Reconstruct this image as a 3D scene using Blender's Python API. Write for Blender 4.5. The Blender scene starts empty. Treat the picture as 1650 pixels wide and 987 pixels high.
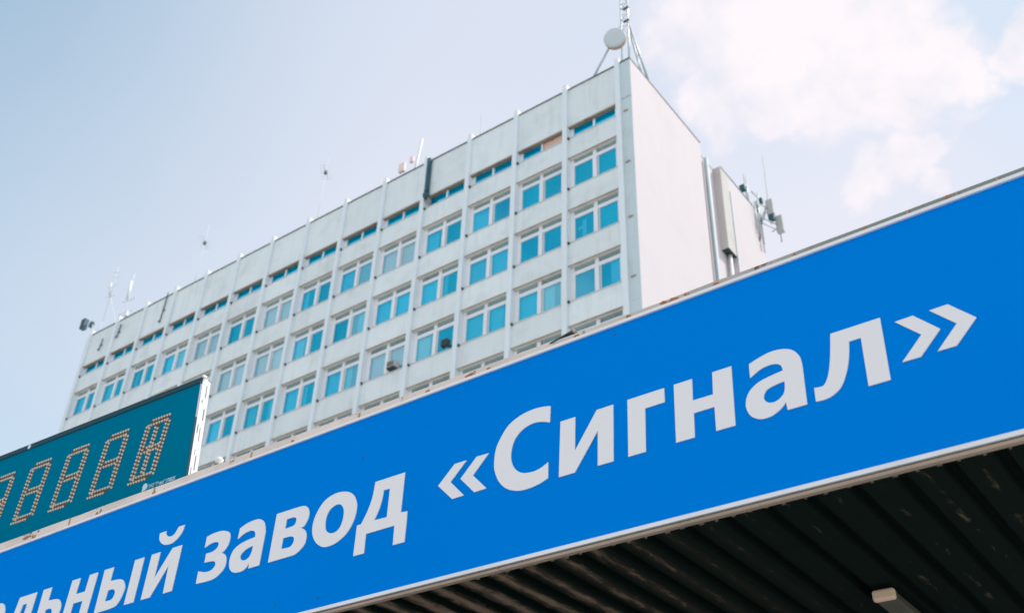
import bpy, bmesh, math, random
from mathutils import Vector, Matrix
C = bpy.context.scene.collection
S = bpy.context.scene
R = math.radians

# ------------------------------------------------------------------ camera
cam = bpy.data.cameras.new('camera'); camo = bpy.data.objects.new('camera', cam); C.objects.link(camo)
cr, cu, cf = Vector((0.802889, 0.595382, 0.029826)), Vector((0.323545, -0.47724, 0.817044)), Vector((-0.500687, 0.646346, 0.575804))
camo.matrix_world = Matrix(((cr.x, cu.x, -cf.x, 0), (cr.y, cu.y, -cf.y, 0), (cr.z, cu.z, -cf.z, 0), (0, 0, 0, 1)))
camo.location = (0, 0, 1.6)
cam.sensor_width = 36.0
cam.lens = 36.0*1688.77/1650.0
cam.clip_start = 0.05; cam.clip_end = 20000
cam.dof.use_dof = True; cam.dof.focus_distance = 8.6; cam.dof.aperture_fstop = 1.9
S.camera = camo

# ------------------------------------------------------------------ light
SUN_AZ, SUN_EL = R(45), R(52)            # azimuth counted from +X towards +Y
sd = Vector((math.cos(SUN_AZ)*math.cos(SUN_EL), math.sin(SUN_AZ)*math.cos(SUN_EL), math.sin(SUN_EL)))
sun = bpy.data.lights.new('sun', 'SUN'); sun.energy = 2.1; sun.angle = R(0.5); sun.color = (1.0, 0.95, 0.90)
suno = bpy.data.objects.new('sun', sun); C.objects.link(suno)
suno.rotation_euler = (-sd).to_track_quat('-Z', 'Y').to_euler(); suno.location = (40, 60, 90)
S.view_settings.view_transform = 'Standard'; S.view_settings.look = 'None'
S.view_settings.gamma = 1; S.view_settings.exposure = 0.68

W = bpy.data.worlds.new('World'); S.world = W; W.use_nodes = True
nt = W.node_tree; N = nt.nodes; L = nt.links; N.clear()
def nd(tree, typ, **kw):
    n = tree.nodes.new(typ)
    for k, v in kw.items(): setattr(n, k, v)
    return n
def mth(tree, op, a, b=None, c=None, clamp=False):
    n = tree.nodes.new('ShaderNodeMath'); n.operation = op; n.use_clamp = clamp
    for i, v in enumerate((a, b, c)):
        if v is None: continue
        if isinstance(v, (int, float)): n.inputs[i].default_value = v
        else: tree.links.new(v, n.inputs[i])
    return n.outputs[0]
def mixc(tree, f, a, b, blend='MIX'):
    n = tree.nodes.new('ShaderNodeMix'); n.data_type = 'RGBA'; n.blend_type = blend
    for i, v in ((0, f), (6, a), (7, b)):
        if isinstance(v, (int, float)): n.inputs[i].default_value = v
        elif isinstance(v, (tuple, list)): n.inputs[i].default_value = tuple(v)[:3] + (1,)
        else: tree.links.new(v, n.inputs[i])
    return n.outputs[2]
def smooth(tree, v, a, b):
    n = tree.nodes.new('ShaderNodeMapRange'); n.interpolation_type = 'SMOOTHSTEP'
    tree.links.new(v, n.inputs[0]); n.inputs[1].default_value = a; n.inputs[2].default_value = b
    return n.outputs[0]
def noise(tree, vec, scale, detail=4, rough=.55, dist=0.0, off=None):
    n = tree.nodes.new('ShaderNodeTexNoise'); n.inputs['Scale'].default_value = scale
    n.inputs['Detail'].default_value = detail; n.inputs['Roughness'].default_value = rough; n.inputs['Distortion'].default_value = dist
    if vec is not None: tree.links.new(vec, n.inputs['Vector'])
    return n.outputs[0]
tc = nd(nt, 'ShaderNodeTexCoord')
D = tc.outputs['Generated']
sky = nd(nt, 'ShaderNodeTexSky', sky_type='NISHITA'); sky.sun_disc = False
sky.sun_elevation = SUN_EL; sky.sun_rotation = math.atan2(sd.x, sd.y)
sky.air_density = 1.0; sky.dust_density = 0.4; sky.ozone_density = 1.5
bg = nd(nt, 'ShaderNodeBackground'); bg.inputs['Strength'].default_value = 0.13
# thin veil of high cloud over the blue, denser towards the sun
dn = nd(nt, 'ShaderNodeVectorMath', operation='DISTANCE'); L.new(D, dn.inputs[0])
dn.inputs[1].default_value = (-0.3186, 0.6108, 0.7248)
sx = nd(nt, 'ShaderNodeSeparateXYZ'); L.new(D, sx.inputs[0])
vn = noise(nt, D, 1.9, 4)
low = mth(nt, 'MULTIPLY', smooth(nt, sx.outputs[2], .76, .45), .45)
veil = mth(nt, 'ADD', mth(nt, 'MULTIPLY', smooth(nt, dn.outputs['Value'], .74, .16), .80), mth(nt, 'ADD', low, mth(nt, 'MULTIPLY', mth(nt, 'SUBTRACT', vn, .5), .25)), clamp=True)
SKYC = mixc(nt, 1.0, sky.outputs[0], (.80, 1.27, 1.05), 'MULTIPLY')
VEILC = (3.92, 4.0, 4.5)
c0 = mixc(nt, mth(nt, 'MULTIPLY_ADD', veil, .80, .20), SKYC, VEILC)
# cumulus: lobes of one bank to the right of the tower, cloud cover added outside the view to lift the ambient light
lobes = [((-0.2575, 0.6087, 0.7505), 0.0503),
         ((-0.2076, 0.6315, 0.7471), 0.077),
         ((-0.1598, 0.6644, 0.73), 0.0829),
         ((-0.1193, 0.6956, 0.7085), 0.0592),
         ((-0.0831, 0.7104, 0.6989), 0.0355),
         ((-0.2575, 0.6507, 0.7143), 0.0474),
         ((-0.2215, 0.6776, 0.7013), 0.0355),
         ((-0.2867, 0.6344, 0.7178), 0.0266),
         ((-0.1519, 0.6919, 0.7058), 0.0367),
         ((-0.1718, 0.5805, 0.7959), 0.1125),
         ((-0.1058, 0.6191, 0.7781), 0.0651),
         ((-0.1767, 0.7439, 0.6445), 0.0249),
         ((-0.1457, 0.7463, 0.6495), 0.0261),
         ((-0.1198, 0.7508, 0.6496), 0.0154),
         ((-0.1935, 0.7435, 0.6401), 0.0166),
         ((-0.0308, 0.72, 0.6933), 0.0249),
         ((-0.0126, 0.7089, 0.7052), 0.0296),
         ((-0.1358, 0.7727, 0.62), 0.0189)]
lobes += [((0.16, 0.60, 0.78), .10), ((0.30, 0.66, 0.69), .12), ((0.05, 0.50, 0.865), .09)]
m = None
wn = nd(nt, 'ShaderNodeTexNoise'); wn.inputs['Scale'].default_value = 10.0; wn.inputs['Detail'].default_value = 6; wn.inputs['Roughness'].default_value = .6; L.new(D, wn.inputs['Vector'])
ws_ = nd(nt, 'ShaderNodeVectorMath', operation='SUBTRACT'); L.new(wn.outputs['Color'], ws_.inputs[0]); ws_.inputs[1].default_value = (.5, .5, .5)
wm = nd(nt, 'ShaderNodeVectorMath', operation='MULTIPLY_ADD'); L.new(ws_.outputs[0], wm.inputs[0]); wm.inputs[1].default_value = (.11, .11, .11); L.new(D, wm.inputs[2])
DW = wm.outputs[0]
for v, r_ in lobes:
    q = nd(nt, 'ShaderNodeVectorMath', operation='DISTANCE'); L.new(DW, q.inputs[0]); q.inputs[1].default_value = Vector(v).normalized()
    w = mth(nt, 'MULTIPLY', mth(nt, 'SUBTRACT', 1.0, mth(nt, 'DIVIDE', q.outputs['Value'], r_*1.75), clamp=True), 1.0)
    m = w if m is None else mth(nt, 'MAXIMUM', m, w)
far = nd(nt, 'ShaderNodeVectorMath', operation='DISTANCE'); L.new(D, far.inputs[0]); far.inputs[1].default_value = Vector((-0.42, 0.56, 0.70)).normalized()
fill_cloud = mth(nt, 'MULTIPLY', smooth(nt, noise(nt, D, 2.3, 2), .40, .60), smooth(nt, far.outputs['Value'], .62, .95))
m = mth(nt, 'MAXIMUM', m, fill_cloud)
n1 = noise(nt, D, 13.0, 10, .62, .3); n2 = noise(nt, D, 4.5, 3)
e = mth(nt, 'ADD', mth(nt, 'MULTIPLY', m, 1.25), mth(nt, 'ADD', mth(nt, 'MULTIPLY', mth(nt, 'SUBTRACT', n1, .5), .9), mth(nt, 'MULTIPLY', mth(nt, 'SUBTRACT', n2, .5), .5)))
mask = mth(nt, 'MULTIPLY', smooth(nt, e, .36, .74), smooth(nt, m, .02, .25))
cloudc = mixc(nt, smooth(nt, noise(nt, D, 9.0, 8, .6), .36, .62), (4.0, 4.0, 4.45), (4.95, 4.6, 4.75))
c1 = mixc(nt, mth(nt, 'MULTIPLY', mask, .93), c0, cloudc)
L.new(c1, bg.inputs['Color'])
wo = nd(nt, 'ShaderNodeOutputWorld'); L.new(bg.outputs[0], wo.inputs[0])

# ------------------------------------------------------------------ materials
def new_mat(name):
    m_ = bpy.data.materials.new(name); m_.use_nodes = True
    t = m_.node_tree; b = t.nodes['Principled BSDF']
    return m_, t, b
def geo_pos(t): return t.nodes.new('ShaderNodeNewGeometry').outputs['Position']
def scaled(t, v, s):
    n = t.nodes.new('ShaderNodeMapping'); n.inputs['Scale'].default_value = s; t.links.new(v, n.inputs[0]); return n.outputs[0]
def painted(name, col, rough=.6, dirt=.25, dcol=(.25, .22, .18), scale=3.0, streak=0.0, vary=0.0, bump=0.0, metal=0.0, lo=.45, hi=.75):
    m_, t, b = new_mat(name); P = geo_pos(t)
    c = col
    if vary:
        oi = t.nodes.new('ShaderNodeObjectInfo')
        k = mth(t, 'MULTIPLY_ADD', oi.outputs['Random'], vary, 1-vary/2)
        cc = t.nodes.new('ShaderNodeCombineColor')
        for i in range(3): t.links.new(k, cc.inputs[i])
        c = mixc(t, 1.0, col, cc.outputs[0], 'MULTIPLY')
    f = mth(t, 'MULTIPLY', smooth(t, noise(t, P, scale, 6, .62), lo, hi), dirt)
    c = mixc(t, f, c, dcol)
    if streak:
        s = smooth(t, noise(t, scaled(t, P, (5, 5, .35)), 1.0, 5, .6), .48, .75)
        c = mixc(t, mth(t, 'MULTIPLY', s, streak), c, dcol)
    if isinstance(c, (tuple, list)): b.inputs['Base Color'].default_value = tuple(c)+(1,)
    else: t.links.new(c, b.inputs['Base Color'])
    b.inputs['Roughness'].default_value = rough; b.inputs['Metallic'].default_value = metal
    if bump:
        bp = t.nodes.new('ShaderNodeBump'); bp.inputs['Strength'].default_value = bump; bp.inputs['Distance'].default_value = .01
        t.links.new(noise(t, P, scale*9, 5), bp.inputs['Height']); t.links.new(bp.outputs[0], b.inputs['Normal'])
    return m_
M = {}
M['spandrel'] = painted('spandrel_paint', (.79, .845, .845), .7, .34, (.44, .48, .47), .6, .24, .08, .1)
M['pilaster'] = painted('pilaster_paint', (.79, .85, .875), .65, .12, (.45,.52,.54), .6, .12, .03)
M['endwall'] = painted('end_wall_plaster', (.67, .59, .60), .8, .18, (.52, .46, .46), .35, .12, 0, .15)
M['strip'] = painted('strip_paint', (.60, .69, .71), .75, .2, (.38, .4, .38), .8, .2)
M['coping'] = painted('coping_metal', (.10, .11, .10), .6, .6, (.28, .22, .16), 1.6)
M['soffit'] = painted('soffit_paint', (.88, .80, .71), .8, .4, (.62, .48, .36), 1.5)
M['cap'] = painted('pilaster_cap_sunlit', (.86, .85, .86), .6, .1, (.7, .68, .66), 2.0)  # tips whiter than the pilasters, their sunlight painted into the colour
M['pipegrey'] = painted('pipe_grey', (.40, .48, .51), .6, .2, (.35, .33, .3), 1.0)
M['lintel'] = painted('lintel_brown', (.40, .29, .21), .8, .7, (.19, .12, .08), 1.5)  # brown for lintel edges, slot soffits and ledges, mottled darker
M['frame'] = painted('window_frame_paint', (.83, .85, .87), .5, .15, (.5, .48, .45), 2.0, 0, .06)
M['sill'] = painted('sill_metal', (.62, .64, .64), .5, .3, (.35, .33, .3), 2.0)
M['dark'] = painted('dark_metal', (.035, .05, .05), .55, .4, (.09, .08, .06), 3.0)
M['room'] = painted('room_interior', (.11, .17, .20), .9, .3, (.05, .05, .05), .8)
M['curtain'] = painted('curtain_cloth', (.86, .87, .88), .9, .2, (.5, .5, .5), 3.0)
M['board'] = painted('peach_board', (.75, .52, .40), .8, .5, (.62, .22, .08), 2.0)
M['tealpipe'] = painted('teal_pipe', (.01, .09, .12), .45, .5, (.01, .02, .02), 1.2)
M['galv'] = painted('galvanised_steel', (.55, .60, .62), .45, .3, (.38, .36, .33), 3.0, metal=.2)
M['palepole'] = painted('pale_pole', (.74, .78, .80), .5, .2, (.55, .55, .52), 3.0)
M['whitepaint'] = painted('white_paint', (.80, .80, .80), .5, .15, (.5, .45, .4), 3.0)
M['drum'] = painted('drum_cover', (.62, .67, .69), .6, .15, (.5, .48, .45), 1.0)
M['tan'] = painted('tan_shell', (.62, .42, .28), .6, .2, (.4, .25, .15), 3.0)
M['pink'] = painted('faded_red', (.92, .70, .68), .6, .2, (.9, .7, .7), 3.0)
M['ac'] = painted('ac_casing', (.55, .54, .50), .5, .4, (.3, .27, .23), 3.0)
M['tealbox'] = painted('teal_box', (.03, .13, .17), .4, .3, (.12, .11, .09), 2.0)
M['grey'] = painted('grey_shell', (.52, .52, .50), .6, .3, (.4, .36, .3), 2.0)
M['oldwall'] = painted('beige_wall', (.62, .58, .55), .85, .4, (.42, .36, .3), .6, .25)
def glass(name, tint, fac, thru=(.75, .95, 1.0), rough=.04, body=None, alt=None):
    m_, t, b = new_mat(name)
    oi = t.nodes.new('ShaderNodeObjectInfo'); k = mth(t, 'MULTIPLY_ADD', oi.outputs['Random'], .35, .82)
    cc = t.nodes.new('ShaderNodeCombineColor')
    for i in range(3): t.links.new(k, cc.inputs[i])
    gl = t.nodes.new('ShaderNodeBsdfGlossy'); gl.inputs['Roughness'].default_value = rough
    t.links.new(mixc(t, 1.0, tint, cc.outputs[0], 'MULTIPLY'), gl.inputs['Color'])
    if alt:
        gl_c = mixc(t, smooth(t, oi.outputs['Random'], .66, .95), tint, alt)
        t.links.new(mixc(t, 1.0, gl_c, cc.outputs[0], 'MULTIPLY'), gl.inputs['Color'])
    df = t.nodes.new('ShaderNodeBsdfDiffuse'); df.inputs['Color'].default_value = (body or tint)+(1,)
    m1 = t.nodes.new('ShaderNodeMixShader'); m1.inputs[0].default_value = .35
    t.links.new(gl.outputs[0], m1.inputs[1]); t.links.new(df.outputs[0], m1.inputs[2])
    tp = t.nodes.new('ShaderNodeBsdfTransparent'); tp.inputs[0].default_value = thru+(1,)
    mx = t.nodes.new('ShaderNodeMixShader'); mx.inputs[0].default_value = fac
    t.links.new(tp.outputs[0], mx.inputs[1]); t.links.new(m1.outputs[0], mx.inputs[2])
    t.links.new(mx.outputs[0], t.nodes['Material Output'].inputs[0])
    return m_
M['glass'] = glass('tinted_sky_glass', (.03, .67, .95), .43, thru=(.85, 1, 1), body=(.02, .60, .93), alt=(.30, .72, .82))  # teal tint and body paint the reflected blue sky into the panes
M['paleglass'] = glass('pale_window_glass', (.42, .74, .86), .45, thru=(.95, 1, 1), body=(.36, .68, .80))
M['topglass'] = glass('top_light_glass', (.60, .78, .82), .62, body=(.52, .66, .68))
M['slotglass'] = glass('slot_window_glass', (.0, .68, .98), .66, body=(.0, .58, .92))
# sign
M['blue'] = painted('blue_sign_vinyl', (.0, .232, .77), .5, .22, (.0, .185, .66), .35)
bb = M['blue'].node_tree.nodes['Principled BSDF']; bb.inputs['Specular IOR Level'].default_value = .0
M['letter'] = painted('letter_vinyl', (.90, .87, .86), .5, .10, (.82, .78, .75), 1.0)
M['rail'] = painted('sign_rail', (.88, .87, .87), .4, .25, (.55, .46, .40), 2.5, metal=0)
def rusty(name, base, rustc, scale, lo, hi, rough=.7, big=None):
    m_, t, b = new_mat(name); P = geo_pos(t)
    c = mixc(t, mth(t, 'MULTIPLY', smooth(t, noise(t, P, scale*.35, 5, .65), .35, .7), .55), base, tuple(x*.6 for x in base))
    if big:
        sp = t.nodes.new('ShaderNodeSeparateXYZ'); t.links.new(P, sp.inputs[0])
        c = mixc(t, smooth(t, mth(t, 'ADD', sp.outputs[0], mth(t, 'MULTIPLY', noise(t, P, 1.2, 4), 3.0)), -2.6, 1.0), c, big)  # greys to the right: its own hue plus vignette darkening painted in
    rs = smooth(t, noise(t, P, scale, 7, .7), lo, hi)
    c = mixc(t, rs, c, mixc(t, smooth(t, noise(t, P, scale*4, 3), .4, .6), rustc, (.06, .03, .02)))
    t.links.new(c, b.inputs['Base Color']); b.inputs['Roughness'].default_value = rough
    return m_
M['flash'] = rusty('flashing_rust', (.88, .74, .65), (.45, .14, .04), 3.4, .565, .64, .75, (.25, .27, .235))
M['rust'] = painted('rust_flake', (.50, .19, .08), .85, .6, (.25, .08, .03), 30.0, lo=.4, hi=.7)
M['tabs'] = painted('tab_sheet', (.20, .15, .11), .8, .5, (.08, .06, .05), 8.0)
M['under'] = rusty('under_strip', (.46, .34, .25), (.22, .10, .05), 6.0, .58, .75)
# led clock
M['ledface'] = painted('led_face_acrylic', (.0, .185, .31), .3, .25, (.0, .15, .25), .7)
M['ledface'].node_tree.nodes['Principled BSDF'].inputs['Specular IOR Level'].default_value = .0
M['ledrim'] = painted('led_rim', (.0, .055, .085), .8, .3, (.02, .02, .015), 2.0)
M['ledside'] = painted('led_side_white', (.82, .78, .78), .6, .25, (.6, .5, .42), 5.0)
M['lampdot'] = painted('led_lamp_dot', (.74, .60, .46), .5, .5, (.56, .36, .22), 30.0)
M['digitback'] = painted('digit_back', (.085, .06, .04), .7, .5, (.03, .035, .03), 10.0)
M['print'] = painted('pale_blue_print', (.55, .75, .82), .5, .1, (.4, .6, .7), 5.0)
# canopy ceiling: dark green paint, tan dust along the ribs with bounce light painted in
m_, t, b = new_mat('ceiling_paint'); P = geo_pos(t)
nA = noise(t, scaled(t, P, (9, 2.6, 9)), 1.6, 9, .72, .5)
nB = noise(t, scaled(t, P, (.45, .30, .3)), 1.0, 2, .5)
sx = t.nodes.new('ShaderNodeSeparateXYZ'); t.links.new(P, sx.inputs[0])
light_fade = smooth(t, sx.outputs[0], -2.0, -4.7)      # streaks fade along the canopy, light falloff painted into the dust
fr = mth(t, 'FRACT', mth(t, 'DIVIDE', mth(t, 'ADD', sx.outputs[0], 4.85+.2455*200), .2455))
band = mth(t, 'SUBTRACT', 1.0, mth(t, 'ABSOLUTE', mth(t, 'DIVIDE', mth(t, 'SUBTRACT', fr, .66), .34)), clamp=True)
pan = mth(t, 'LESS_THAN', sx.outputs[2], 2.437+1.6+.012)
dustf = smooth(t, mth(t, 'ADD', mth(t, 'ADD', nA, mth(t, 'MULTIPLY', mth(t, 'SUBTRACT', nB, .5), .35)), mth(t, 'MULTIPLY_ADD', light_fade, .33, mth(t, 'MULTIPLY_ADD', band, .30, -.42))), .42, .72)
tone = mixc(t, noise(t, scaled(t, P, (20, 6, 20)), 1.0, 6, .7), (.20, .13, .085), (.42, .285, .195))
sheen = mth(t, 'MULTIPLY', mth(t, 'MULTIPLY', smooth(t, band, .15, .9), light_fade), mth(t, 'MULTIPLY', pan, .42))  # soft brown bounce sheen painted along the pans
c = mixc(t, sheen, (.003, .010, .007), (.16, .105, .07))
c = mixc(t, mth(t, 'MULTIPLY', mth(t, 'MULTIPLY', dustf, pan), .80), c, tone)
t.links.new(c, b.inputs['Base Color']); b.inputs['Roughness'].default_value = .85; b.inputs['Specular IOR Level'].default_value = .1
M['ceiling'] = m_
M['canopywhite'] = painted('canopy_shell', (.55, .55, .53), .7, .3, (.35, .3, .25), 1.0)
M['lum'] = painted('luminaire_end', (.98, .66, .45), .5, .2, (.6, .42, .3), 6.0)
M['lumdiff'] = painted('luminaire_diffuser', (.10, .09, .06), .5, .3, (.05, .04, .03), 4.0)
M['ground'] = painted('concrete_paving', (.42, .43, .43), .9, .5, (.30, .305, .305), .4, 0, 0, .3)

# ------------------------------------------------------------------ mesh builder
class MB:
    def __init__(s): s.v = []; s.f = []; s.sm = []
    def box(s, x0, x1, y0, y1, z0, z1):
        i = len(s.v)
        s.v += [(x0,y0,z0),(x1,y0,z0),(x1,y1,z0),(x0,y1,z0),(x0,y0,z1),(x1,y0,z1),(x1,y1,z1),(x0,y1,z1)]
        for q in ((0,3,2,1),(4,5,6,7),(0,1,5,4),(1,2,6,5),(2,3,7,6),(3,0,4,7)): s.f.append(tuple(i+k for k in q)); s.sm.append(False)
        return s
    def tube(s, pts, r, n=8, r2=None, cap=True):
        pts = [Vector(p) for p in pts]; rings = []
        for k, p in enumerate(pts):
            d = (pts[min(k+1, len(pts)-1)]-pts[max(k-1, 0)]).normalized()
            a = d.orthogonal().normalized() if k == 0 else (rings[-1][1]-d*rings[-1][1].dot(d)).normalized()
            b_ = d.cross(a); rr = r if r2 is None else r+(r2-r)*k/(len(pts)-1)
            i = len(s.v)
            for j in range(n):
                an = 2*math.pi*j/n; s.v.append(tuple(p+a*(rr*math.cos(an))+b_*(rr*math.sin(an))))
            rings.append((i, a))
        for k in range(len(rings)-1):
            i, j = rings[k][0], rings[k+1][0]
            for q in range(n):
                s.f.append((i+q, i+(q+1)%n, j+(q+1)%n, j+q)); s.sm.append(True)
        if cap:
            s.f.append(tuple(rings[0][0]+q for q in reversed(range(n)))); s.sm.append(False)
            s.f.append(tuple(rings[-1][0]+q for q in range(n))); s.sm.append(False)
        return s
    def lathe(s, c, axis, prof, n=24):
        c = Vector(c); ax = Vector(axis).normalized(); a = ax.orthogonal().normalized(); b_ = ax.cross(a); rs = []
        for h, r in prof:
            i = len(s.v); rs.append(i)
            for j in range(n):
                an = 2*math.pi*j/n; s.v.append(tuple(c+ax*h+a*(r*math.cos(an))+b_*(r*math.sin(an))))
        for k in range(len(rs)-1):
            for q in range(n):
                s.f.append((rs[k]+q, rs[k]+(q+1)%n, rs[k+1]+(q+1)%n, rs[k+1]+q)); s.sm.append(True)
        s.f.append(tuple(rs[0]+q for q in reversed(range(n)))); s.sm.append(False)
        s.f.append(tuple(rs[-1]+q for q in range(n))); s.sm.append(False)
        return s
    def prism(s, poly, y0, y1, fn=None):
        """poly in (x,z), extruded in y"""
        i = len(s.v); n = len(poly)
        s.v += [(x, y0, z) for x, z in poly] + [(x, y1, z) for x, z in poly]
        s.f.append(tuple(i+k for k in range(n))); s.sm.append(False)
        s.f.append(tuple(i+n+k for k in reversed(range(n)))); s.sm.append(False)
        for k in range(n):
            s.f.append((i+k, i+n+k, i+n+(k+1)%n, i+(k+1)%n)); s.sm.append(False)
        return s
    def mesh(s, name):
        me = bpy.data.meshes.new(name); me.from_pydata(s.v, [], s.f)
        me.polygons.foreach_set('use_smooth', s.sm)
        bm = bmesh.new(); bm.from_mesh(me); bmesh.ops.recalc_face_normals(bm, faces=bm.faces); bm.to_mesh(me); bm.free()
        me.update(); return me
    def build(s, name, mat, parent=None, loc=None, bevel=0):
        o = bpy.data.objects.new(name, s.mesh(name)); C.objects.link(o)
        o.data.materials.append(M[mat] if isinstance(mat, str) else mat)
        if parent: o.parent = parent
        if loc: o.location = loc
        if bevel:
            bv = o.modifiers.new('bevel', 'BEVEL'); bv.width = bevel; bv.segments = 2
        return o
def tag(o, label=None, cat=None, group=None, kind=None):
    if label: o['label'] = label
    if cat: o['category'] = cat
    if group: o['group'] = group
    if kind: o['kind'] = kind
    return o
def empty(name, loc, rot=None):
    o = bpy.data.objects.new(name, None); C.objects.link(o); o.location = loc
    o.empty_display_size = .3
    if rot: o.rotation_euler = rot
    return o
def copy_tree(o, parent=None, loc=None):
    c = o.copy(); C.objects.link(c); c.parent = parent
    if loc is not None: c.location = loc
    for ch in o.children: copy_tree(ch, c)
    return c
def inst(o, parent, loc):
    c = o.copy(); C.objects.link(c); c.parent = parent; c.location = loc; return c

# ------------------------------------------------------------------ ground
g = MB(); g.v = [(-3000,-3000,0),(3000,-3000,0),(3000,3000,0),(-3000,3000,0)]; g.f = [(0,1,2,3)]; g.sm = [False]
tag(g.build('ground', 'ground'), kind='structure')

# ------------------------------------------------------------------ office tower
# bay units (one bay = 3 m) as measured on the facade -> metres in the tower's own frame
BAY = 3.0; XC, YC, ZC = 5.87381883, -10.0268168, -12.0395616
X0 = .297
TW = Vector(((X0-XC)*BAY, (0-YC)*BAY, 0))
def bx(x): return (x-X0)*BAY
def by(y): return y*BAY
def bz(z): return (z-ZC)*BAY+1.6
def bw(x, y, z): return (bx(x)+TW.x, by(y)+TW.y, bz(z))
tower = empty('office_tower', TW)
tag(tower, 'tall white office block with pilasters and teal windows behind the blue sign', 'building')
ROOF = .855; NB = 14; NR = 6
ROWL = [0.0] + [-.680-1.05792*(r-1) for r in range(1, 12)]
SILL = [-.255] + [l-.635 for l in ROWL[1:]]
# core and end walls
def bbox(mb, x0, x1, y0, y1, z0, z1): return mb.box(bx(x0), bx(x1), by(y0), by(y1), z0 if z0 == 0 else bz(z0), bz(z1))
bbox(MB(), -13.97, .10, .19, 4.60, 0, ROOF-.03).build('core', 'room', tower)
bbox(MB(), .112, .2965, 0, 2.32, 0, ROOF).build('end_wall', 'endwall', tower)
bbox(MB(), .10, .165, 2.32, 4.0, 0, ROOF-.02).build('recess_wall', 'endwall', tower)
bbox(MB(), .1655, .297, 3.375, 4.72, 0, ROOF+.012).build('rear_end_wall', 'endwall', tower)
bbox(MB(), .1655, .2985, 3.06, 3.372, -.97, ROOF+.014).build('shaft', 'oldwall', tower)
bbox(MB(), .168, .2955, 3.065, 3.37, -.98, -.972).build('shaft_soffit', 'dark', tower)
bbox(MB(), -14.06, -13.975, -.01, 4.6, 0, ROOF).build('end_wall', 'strip', tower)
bbox(MB(), .113, .2955, -.006, -.0005, 0, ROOF-.003).build('corner_strip', 'strip', tower)
# copings of the end walls
bbox(MB(), .114, .305, -.02, 2.33, ROOF+.001, ROOF+.02).build('coping', 'coping', tower)
bbox(MB(), .16, .305, 3.09, 4.73, ROOF+.0145, ROOF+.033).build('coping', 'coping', tower)
bbox(MB(), .11, .170, 2.335, 3.055, ROOF-.0195, ROOF-.010).build('coping', 'coping', tower)
# recess pipes
for (x, y, z1, r_) in ((.225, 2.40, .42, .05), (.225, 2.66, .78, .065), (.303, 3.385, .50, .022)):
    MB().tube([(bx(x), by(y), bz(-6)), (bx(x), by(y), bz(z1))], r_*BAY*.62, 10).build('rain_pipe', 'pipegrey', tower)
MB().tube([(bx(.225), by(3.25), bz(-6)), (bx(.225), by(3.25), bz(-.985))], .10, 10).build('rain_pipe', 'whitepaint', tower)
# pilasters
pm = MB(); pm.box(bx(.026), bx(.112), by(-.045), by(.10), 0, bz(ROOF+.012))
p0 = pm.build('pilaster', 'pilaster', tower)
pc = MB().box(bx(.028), bx(.110), by(-.043), by(.09), bz(ROOF+.0125), bz(ROOF+.115)).build('pilaster_cap', 'cap', tower, bevel=.03)
for k in range(1, 15): inst(p0, tower, (-BAY*k, 0, 0)); inst(pc, tower, (-BAY*k, 0, 0))
# parapet and spandrel panels, lintel boards, copings, sills
XL, XR = -.887, .0255
def bay_part(name, mat, y0, y1, z0, z1, xl=XL, xr=XR):
    o = bbox(MB(), xl, xr, y0, y1, z0, z1).build(name, mat, tower)
    for k in range(1, NB): inst(o, tower, (-BAY*k, 0, 0))
    return o
bay_part('parapet_panel', 'spandrel', 0, .14, .006, ROOF-.012)
bay_part('coping', 'coping', -.016, .16, ROOF-.011, ROOF+.008)
bay_part('lintel', 'lintel', -.008, .004, -.024, .005)
bay_part('lintel_soffit', 'lintel', .0045, .098, -.010, .0045)
for r in range(1, NR+1):
    bay_part('spandrel_panel', 'spandrel', 0, .14, ROWL[r]+.004, SILL[r-1]-.012)
    bay_part('lintel', 'lintel', -.008, .004, ROWL[r]-.014, ROWL[r]+.003)
    bay_part('lintel_soffit', 'soffit', .0045, .098, ROWL[r]-.010, ROWL[r]+.0025)
bbox(MB(), -13.97, .026, 0, .14, -12.57+.0, SILL[NR]-.012).build('podium_wall', 'spandrel', tower)
for r in range(0, NR+1):
    bay_part('sill', 'sill', -.012, .10, SILL[r]-.011, SILL[r]+.002, XL+.0, XR)
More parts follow.
